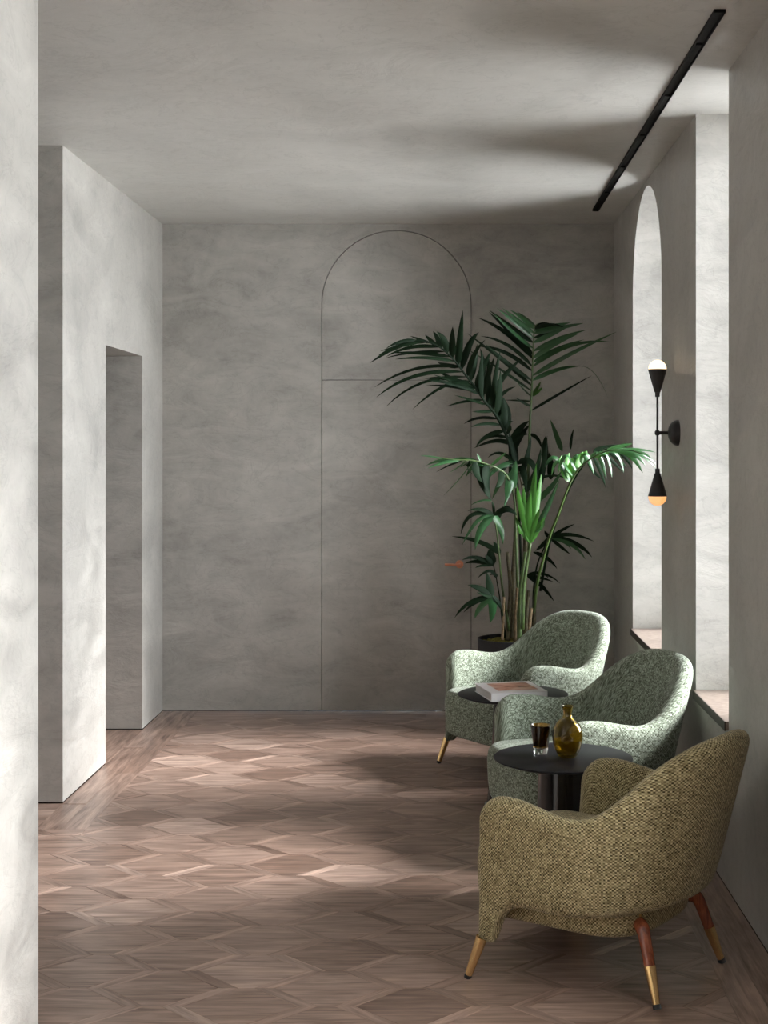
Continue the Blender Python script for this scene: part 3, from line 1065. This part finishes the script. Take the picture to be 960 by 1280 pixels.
def leaf_bm(b, c, t, w, nrm):
    """one blade along the quadratic b-c-t, folded along its midrib"""
    bm = bmesh.new()
    uvl = bm.loops.layers.uv.new('UVMap')
    n = 8
    rows = []
    for i in range(n + 1):
        u = i / n
        p = b * (1 - u) ** 2 + c * 2 * u * (1 - u) + t * u * u
        tg = ((c - b) * (1 - u) + (t - c) * u)
        tg = tg.normalized() if tg.length > 1e-6 else Vector((0, 0, 1))
        s_ = tg.cross(nrm)
        s_ = s_.normalized() if s_.length > 1e-4 else Vector((1, 0, 0))
        up = s_.cross(tg).normalized()
        ww = w * 0.5 * min(1, (u * 5 + 0.22)) * (1 - u ** 2.6) ** 0.9 + 0.0006
        rows.append([bm.verts.new(p - s_ * ww - up * ww * 0.35), bm.verts.new(p), bm.verts.new(p + s_ * ww - up * ww * 0.35)])
    for i in range(n):
        for k in range(2):
            f = bm.faces.new((rows[i][k], rows[i][k + 1], rows[i + 1][k + 1], rows[i + 1][k]))
            for l, q in zip(f.loops, ((k / 2, i / n), ((k + 1) / 2, i / n), ((k + 1) / 2, (i + 1) / n), (k / 2, (i + 1) / n))):
                l[uvl].uv = q
    return bm

RL = random.Random(5)
def frond(rachis, Ys, r0, r1, leaves, lm, conv, dY=0.0, spread=0.10, stemmat=None, wscale=1.0, toward=(0.1, -0.85, 0.5), label=None, via=False):
    """rachis: crop pixels; Ys: depth at its base and tip; leaves: (base, control, tip, width in mm[, material])"""
    pts = []
    n = len(rachis)
    for i, q in enumerate(rachis):
        px = conv(*q)
        pts.append(W(px[0], px[1], Ys[0] + (Ys[1] - Ys[0]) * i / max(1, n - 1)))
    cur = catmull(pts, 5)
    bm = bmesh.new()
    tube(bm, [p - PO for p in cur], [r0 + (r1 - r0) * i / (len(cur) - 1) for i in range(len(cur))], 8)
    fr = finish('frond', bm, stemmat or M_CANEG, palm)
    if label: fr['label'] = label
    for lf in leaves:
        b2, c2, t2, wd = lf[:4]
        m = lf[4] if len(lf) > 4 else lm
        bp = conv(*b2)
        # depth of the nearest rachis point, as the frame shows it
        best = min(cur, key=lambda p: (VX + F * p.x / p.y - bp[0]) ** 2 + (VY - F * (p.z - EYE) / p.y - bp[1]) ** 2)
        b = W(*bp, best.y)
        b = best if (b - best).length < 0.06 else b
        tip_off = RL.uniform(-spread, spread) + dY
        yc, yt = b.y + tip_off * 0.55, b.y + tip_off
        yt = min(yt, YB - 0.03); yc = min(yc, YB - 0.03)
        if c2 is None:
            c2 = ((b2[0] + t2[0]) / 2, (b2[1] + t2[1]) / 2 - 6)
        elif via:
            k = 0.35
            c2 = (c2[0] + k * (c2[0] - (b2[0] + t2[0]) / 2), c2[1] + k * (c2[1] - (b2[1] + t2[1]) / 2))
        cc = W(*conv(*c2), yc); tp = W(*conv(*t2), yt)
        nr = Vector(toward) + Vector((RL.uniform(-.35, .35), RL.uniform(-.2, .2), RL.uniform(-.35, .35)))
        bm = leaf_bm(b - PO, cc - PO, tp - PO, wd * 0.001 * wscale, nr)
        finish('leaflet', bm, m, fr)
    return fr

def crop(sx, ox, oy):
    return lambda x, y: (ox + x / sx, oy + y / sx)
C9 = crop(4.364, 460, 370); C10 = crop(4.8, 580, 370); C11 = crop(4.8, 520, 530); C12 = crop(4.8, 640, 530); C5 = crop(9.6, 540, 660); C6 = crop(6, 560, 680)
PX = crop(1, 0, 0)

# great dark frond arching to the left
F1 = [((340, 255), None, (230, 218), 26), ((370, 270), None, (312, 212), 30), ((400, 285), (385, 220), (355, 192), 34), ((432, 312), (430, 225), (375, 194), 38), ((460, 338), (455, 250), (462, 168), 42),
      ((490, 372), (497, 250), (517, 78), 42), ((520, 402), (545, 230), (605, 198), 42), ((545, 440), (560, 300), (640, 238), 40), ((562, 465), (590, 350), (596, 262), 40), ((585, 500), (620, 400), (672, 300), 38),
      ((600, 520), (650, 400), (612, 285), 36), ((618, 550), (650, 440), (690, 330), 36), ((630, 565), (610, 420), (625, 310), 34), ((650, 590), (720, 430), (842, 338), 34), ((662, 603), (650, 440), (660, 335), 36), ((670, 610), (730, 510), (805, 494), 24), ((680, 630), (685, 470), (722, 290), 34), ((700, 655), (730, 520), (722, 400), 38),
      ((720, 690), (735, 560), (715, 545), 44), ((738, 715), (760, 600), (735, 550), 46), ((750, 745), (790, 640), (740, 560), 44), ((758, 760), (800, 660), (770, 680), 40),
      ((300, 243), None, (68, 300), 22), ((250, 242), None, (50, 332), 22), ((200, 250), None, (12, 364), 20), ((330, 255), (200, 235), (60, 338), 22), ((380, 280), (230, 250), (100, 330), 24), ((270, 243), (180, 230), (100, 285), 20),
      ((420, 305), (250, 290), (95, 338), 24), ((450, 335), (300, 300), (120, 310), 24), ((470, 355), (320, 320), (150, 345), 22), ((500, 390), (260, 345), (36, 497), 24), ((520, 420), (240, 385), (46, 552), 24), ((540, 445), (270, 420), (98, 604), 24), ((500, 395), (420, 370), (380, 362), 30),
      ((560, 470), (420, 440), (243, 618), 26), ((575, 490), (450, 430), (310, 450), 34), ((585, 505), (460, 445), (370, 405), 30), ((600, 530), (470, 480), (318, 488), 26), ((610, 540), (500, 470), (360, 430), 30), ((590, 520), (440, 460), (320, 460), 26), ((622, 570), (540, 560), (428, 602), 22), ((645, 605), (560, 560), (470, 540), 22),
      ((676, 638), None, (568, 630), 22), ((700, 665), (600, 640), (525, 696), 26), ((728, 708), (640, 680), (560, 715), 22), ((742, 735), (640, 740), (585, 829), 26), ((755, 770), (690, 740), (625, 790), 22)]
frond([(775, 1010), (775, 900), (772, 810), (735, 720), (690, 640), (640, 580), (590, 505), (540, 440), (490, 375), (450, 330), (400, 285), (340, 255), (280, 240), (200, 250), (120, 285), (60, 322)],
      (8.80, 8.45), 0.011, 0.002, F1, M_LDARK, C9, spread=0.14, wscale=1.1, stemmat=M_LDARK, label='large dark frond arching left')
# upright green frond
F2 = [((425, 186), (470, 150), (520, 166), 22, M_LDARK), ((425, 190), (500, 150), (560, 180), 24, M_LDARK), ((424, 196), (520, 150), (600, 188), 24, M_LDARK), ((423, 205), (520, 175), (640, 160), 28), ((422, 225), (560, 190), (716, 163), 30), ((421, 250), (520, 215), (600, 200), 30, M_LDARK), ((420, 285), (540, 220), (640, 172), 30), ((420, 325), (560, 240), (732, 204), 32),
      ((419, 365), (540, 270), (690, 225), 32), ((418, 400), (540, 300), (720, 262), 32), ((418, 430), (620, 240), (892, 276), 30), ((417, 468), (600, 350), (915, 215), 32), ((416, 505), (560, 420), (695, 420), 26), ((412, 590), (440, 550), (460, 513), 22, M_LNEW), ((412, 605), (450, 570), (470, 545), 22, M_LNEW), ((410, 692), (560, 590), (765, 478), 16, M_LDARK),
      ((421, 182), (380, 130), (318, 94), 24), ((420, 200), (360, 130), (272, 80), 26), ((419, 225), (340, 150), (228, 70), 28), ((418, 250), (320, 160), (198, 74), 30), ((417, 285), (300, 190), (150, 84), 36, M_LDARK), ((416, 315), (300, 220), (180, 105), 34), ((414, 345), (300, 230), (150, 96), 34, M_LDARK),
      ((413, 375), (280, 200), (84, 130), 34, M_LDARK), ((411, 420), (280, 260), (100, 240), 24, M_LDARK), ((410, 462), (240, 290), (60, 300), 26, M_LDARK), ((408, 505), (260, 400), (130, 290), 24, M_LDARK), ((406, 530), (240, 380), (20, 225), 24, M_LDARK), ((404, 560), (240, 440), (0, 308), 22, M_LDARK), ((402, 612), (360, 560), (318, 515), 18, M_LDARK), ((400, 632), None, (245, 624), 18, M_LDARK), ((398, 672), (350, 640), (310, 608), 16, M_LDARK)]
fr2 = frond([(372, 1650), (378, 1300), (386, 1050), (390, 912), (396, 750), (405, 600), (410, 450), (415, 330), (418, 250), (424, 188), (440, 168)], (8.78, 8.85), 0.011, 0.003, F2, M_LMID, C10, spread=0.16, wscale=1.1, label='upright green frond')
bm = leaf_bm(W(*C10(695, 420), 8.80) - PO, W(*C10(790, 410), 8.75) - PO, W(*C10(867, 617), 8.7) - PO, 0.014, Vector((0.5, -0.2, 0.8)))
finish('leaflet', bm, M_LMID, fr2)
# mid-left frond with drooping glossy blades
F3 = [((572, 335), (585, 330), (525, 505), 34), ((530, 300), (520, 300), (456, 452), 34), ((475, 268), (430, 270), (384, 386), 30), ((425, 240), (350, 225), (300, 316), 28), ((400, 232), (330, 215), (262, 262), 26), ((370, 220), (280, 190), (195, 222), 24), ((340, 215), (290, 190), (225, 215), 24), ((330, 240), (270, 320), (163, 432), 12),
      ((300, 225), (260, 250), (200, 292), 18), ((260, 218), (180, 220), (68, 266), 20), ((200, 215), (130, 215), (62, 248), 20), ((160, 208), (90, 188), (22, 190), 20), ((395, 240), (385, 330), (455, 462), 46, M_LDARK), ((430, 255), (425, 340), (448, 440), 46, M_LDARK), ((352, 225), (360, 300), (402, 352), 36, M_LDARK), ((400, 225), None, (363, 174), 16), ((450, 245), (500, 200), (545, 165), 26),
      ((600, 390), (590, 280), (600, 220), 34), ((320, 222), (300, 250), (340, 300), 26, M_LDARK), ((505, 280), (520, 340), (480, 380), 30, M_LDARK), ((280, 218), (200, 240), (120, 288), 16, M_LDARK)]
frond([(625, 1250), (612, 1000), (600, 700), (595, 520), (580, 400), (545, 310), (500, 272), (430, 242), (340, 218), (240, 215), (130, 200), (40, 190)], (8.70, 8.35), 0.010, 0.002, F3, M_LMID, C11, spread=0.10, via=True, wscale=1.4, toward=(0.25, -0.55, 0.8))
# right frond reaching into the window recess
F4 = [((350, 345), (270, 150), (198, 258), 34), ((365, 320), (270, 170), (238, 308), 32), ((385, 290), (320, 130), (274, 302), 34), ((402, 268), (385, 130), (363, 332), 36), ((430, 240), (440, 130), (493, 308), 36), ((470, 210), (520, 130), (566, 332), 36), ((510, 188), (580, 140), (600, 322), 32), ((560, 166), (640, 150), (672, 292), 26), ((600, 158), (700, 150), (785, 294), 30), ((630, 155), (780, 150), (866, 242), 28),
      ((660, 155), (760, 140), (862, 170), 26), ((560, 166), (640, 130), (722, 117), 28), ((700, 158), (790, 180), (866, 268), 26), ((640, 155), (740, 170), (800, 250), 24), ((720, 160), (800, 165), (840, 215), 22), ((348, 345), (290, 260), (300, 185), 40, M_LNEW), ((360, 325), (330, 250), (345, 172), 40, M_LNEW), ((395, 275), (410, 210), (425, 165), 38, M_LNEW), ((355, 335), (345, 260), (380, 190), 40, M_LNEW),
      ((430, 240), (435, 190), (450, 160), 36, M_LNEW), ((490, 200), (560, 170), (610, 150), 30, M_LNEW)]
frond([(130, 1130), (150, 960), (190, 800), (230, 660), (270, 560), (310, 450), (350, 350), (400, 270), (470, 210), (560, 165), (640, 155), (720, 160), (785, 182)], (8.70, 7.28), 0.010, 0.002, F4, M_LMID, C12, spread=0.06, via=True, wscale=1.35, toward=(0.2, -0.5, 0.85))
# dark frond behind it
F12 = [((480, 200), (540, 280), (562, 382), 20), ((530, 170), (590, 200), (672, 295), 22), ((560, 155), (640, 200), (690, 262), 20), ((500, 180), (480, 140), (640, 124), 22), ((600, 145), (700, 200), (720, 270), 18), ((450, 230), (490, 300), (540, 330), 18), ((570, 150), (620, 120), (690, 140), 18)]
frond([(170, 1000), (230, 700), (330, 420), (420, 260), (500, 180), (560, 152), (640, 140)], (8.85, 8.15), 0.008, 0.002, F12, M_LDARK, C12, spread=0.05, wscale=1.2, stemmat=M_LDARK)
# small fronds lower down
F5 = [((465, 545), (300, 480), (268, 662), 30), ((462, 545), (370, 520), (278, 724), 24, M_LMID), ((465, 548), (370, 600), (354, 756), 44, M_LMID), ((470, 545), (520, 590), (522, 722), 42, M_LMID), ((475, 545), (550, 470), (605, 548), 44), ((455, 460), (400, 440), (330, 486), 14, M_LMID), ((465, 540), (400, 490), (310, 520), 26), ((468, 530), (470, 490), (452, 455), 14)]
frond([(560, 1240), (520, 1000), (500, 800), (485, 650), (466, 545)], (8.68, 8.50), 0.008, 0.004, F5, M_LDARK, C11, spread=0.08, wscale=1.2, toward=(0, -0.75, 0.65))
F6 = [((230, 680), (300, 630), (376, 600), 18), ((230, 680), (340, 630), (492, 704), 24), ((232, 682), (400, 690), (480, 800), 28), ((232, 684), (380, 700), (440, 812), 24, M_LMID), ((230, 686), (300, 740), (350, 782), 20), ((240, 680), (330, 700), (356, 752), 16, M_LMID), ((225, 684), (190, 720), (140, 762), 28), ((228, 680), (210, 660), (195, 640), 26), ((228, 684), (300, 690), (420, 730), 22)]
frond([(128, 1150), (130, 1000), (150, 850), (190, 750), (230, 682)], (8.85, 8.90), 0.007, 0.004, F6, M_LDARK, C12, spread=0.10, wscale=1.2, stemmat=M_LDARK)
F7 = [((690, 385), (520, 290), (360, 386), 22), ((690, 390), (560, 370), (393, 424), 24), ((660, 390), None, (520, 477), 20), ((735, 440), (680, 300), (720, 235), 48), ((690, 380), None, (640, 325), 26), ((820, 320), (640, 130), (240, 100), 26), ((815, 310), (780, 200), (735, 160), 26), ((850, 570), (720, 420), (543, 604), 20), ((845, 575), (770, 510), (690, 565), 24)]
frond([(850, 1200), (820, 900), (790, 700), (760, 540), (735, 445)], (8.72, 8.72), 0.005, 0.003, F7, M_LDARK, C5, spread=0.08, wscale=1.2, stemmat=M_LDARK)
F8 = [((330, 390), (250, 310), (148, 310), 40), ((340, 390), (310, 300), (290, 213), 40), ((320, 395), None, (215, 362), 30), ((300, 395), (140, 400), (50, 552), 26), ((310, 400), (190, 420), (118, 512), 22), ((300, 400), (220, 450), (200, 558), 46, M_LMID), ((315, 405), (350, 490), (314, 592), 46, M_LMID), ((325, 395), (390, 430), (400, 500), 26)]
frond([(425, 700), (415, 560), (390, 470), (330, 392)], (8.65, 8.52), 0.007, 0.004, F8, M_LDARK, C6, spread=0.07, wscale=1.2, stemmat=M_LDARK, toward=(0, -0.7, 0.7))
F9 = [((590, 230), (720, 180), (842, 296), 16), ((590, 232), (680, 235), (788, 282), 24), ((595, 240), (700, 280), (797, 432), 26), ((600, 200), (690, 180), (760, 260), 14), ((640, 60), (760, 90), (818, 186), 22)]
frond([(560, 640), (575, 450), (590, 235)], (8.85, 8.90), 0.006, 0.004, F9, M_LDARK, C6, spread=0.08, wscale=1.2, stemmat=M_LDARK)
# upright dark blades in the middle
F10 = [((590, 930), (560, 830), (518, 742), 34, M_LMID), ((492, 1000), (485, 900), (492, 838), 44), ((640, 920), (642, 850), (658, 798), 16), ((275, 885), (320, 790), (392, 748), 40), ((285, 880), (330, 810), (385, 830), 36), ((395, 830), (450, 830), (470, 925), 22), ((270, 890), (210, 830), (60, 912), 30), ((300, 920), (330, 840), (395, 770), 34), ((520, 1100), (530, 1000), (510, 940), 40), ((330, 1000), (300, 930), (310, 860), 40)]
frond([(345, 1800), (335, 1400), (320, 1100), (285, 890)], (8.90, 8.95), 0.009, 0.004, F10, M_LDARK, C10, spread=0.06, wscale=1.2, stemmat=M_LDARK)
# bright unopened frond in the centre
F11 = [((690, 710), (690, 450), (722, 240), 52), ((695, 700), (740, 450), (752, 300), 44), ((660, 690), (620, 480), (605, 372), 40), ((665, 690), (640, 500), (648, 375), 42), ((680, 700), (665, 520), (690, 400), 46), ((700, 690), (745, 600), (770, 560), 38), ((690, 690), (720, 560), (742, 508), 30), ((640, 690), (610, 600), (597, 556), 32), ((705, 680), (780, 520), (862, 330), 40, M_LMID), ((672, 690), (655, 560), (668, 480), 44), ((640, 660), (620, 640), (612, 600), 26), ((690, 660), (640, 600), (700, 560), 30), ((700, 640), (760, 640), (772, 570), 30, M_LMID)]
frond([(640, 1230), (645, 1000), (665, 850), (685, 715)], (8.55, 8.50), 0.012, 0.010, F11, M_LNEW, C11, spread=0.06, label='bright green young frond')

# dark inner frond that fills the heart of the plant
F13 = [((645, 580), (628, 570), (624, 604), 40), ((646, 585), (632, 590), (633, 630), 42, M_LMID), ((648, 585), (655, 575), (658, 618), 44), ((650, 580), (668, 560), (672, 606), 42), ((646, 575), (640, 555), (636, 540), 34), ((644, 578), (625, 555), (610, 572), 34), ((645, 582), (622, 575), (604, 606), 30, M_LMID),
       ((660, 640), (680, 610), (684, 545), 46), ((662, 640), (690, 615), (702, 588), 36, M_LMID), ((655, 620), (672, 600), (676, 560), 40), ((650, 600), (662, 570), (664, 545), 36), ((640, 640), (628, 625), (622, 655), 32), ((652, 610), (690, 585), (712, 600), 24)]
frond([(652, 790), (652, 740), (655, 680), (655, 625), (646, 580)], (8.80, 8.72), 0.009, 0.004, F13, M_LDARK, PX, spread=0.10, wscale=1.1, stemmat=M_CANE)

# canes and cut stubs rising from the moss
def cane(pts, Y, r0, r1, m, label=None):
    cur = catmull([W(px, py, Y) for px, py in pts], 4)
    bm = bmesh.new(); n = len(cur)
    tube(bm, [p - PO for p in cur], [(r0 + (r1 - r0) * i / (n - 1)) * (1.12 if i % 4 == 0 else 1.0) for i in range(n)], 10)
    o = finish('cane', bm, m, palm)
    if label: o['label'] = label
cane([(640, 803), (641, 770), (642, 720), (645, 660), (646, 610)], 8.76, 0.022, 0.011, M_CANE)
cane([(654, 803), (655, 765), (656, 715), (658, 650)], 8.74, 0.020, 0.011, M_CANE)
cane([(634, 803), (636, 770), (638, 735), (634, 690)], 8.70, 0.016, 0.010, M_CANE)
cane([(666, 803), (667, 775), (669, 742)], 8.78, 0.018, 0.011, M_CANE)
cane([(628, 800), (629, 775), (630, 746)], 8.60, 0.009, 0.007, M_STUB, 'pale dry stem')
cane([(644, 802), (645, 770), (647, 735)], 8.62, 0.012, 0.010, M_STUB, 'cut pale stub')
cane([(657, 802), (658, 770), (661, 738)], 8.64, 0.013, 0.010, M_CANE, 'cut stub')
cane([(661, 800), (662, 780), (664, 760)], 8.66, 0.012, 0.011, M_STUB)
cane([(650, 803), (649, 770), (652, 730), (657, 690)], 8.58, 0.017, 0.012, M_CANEG)
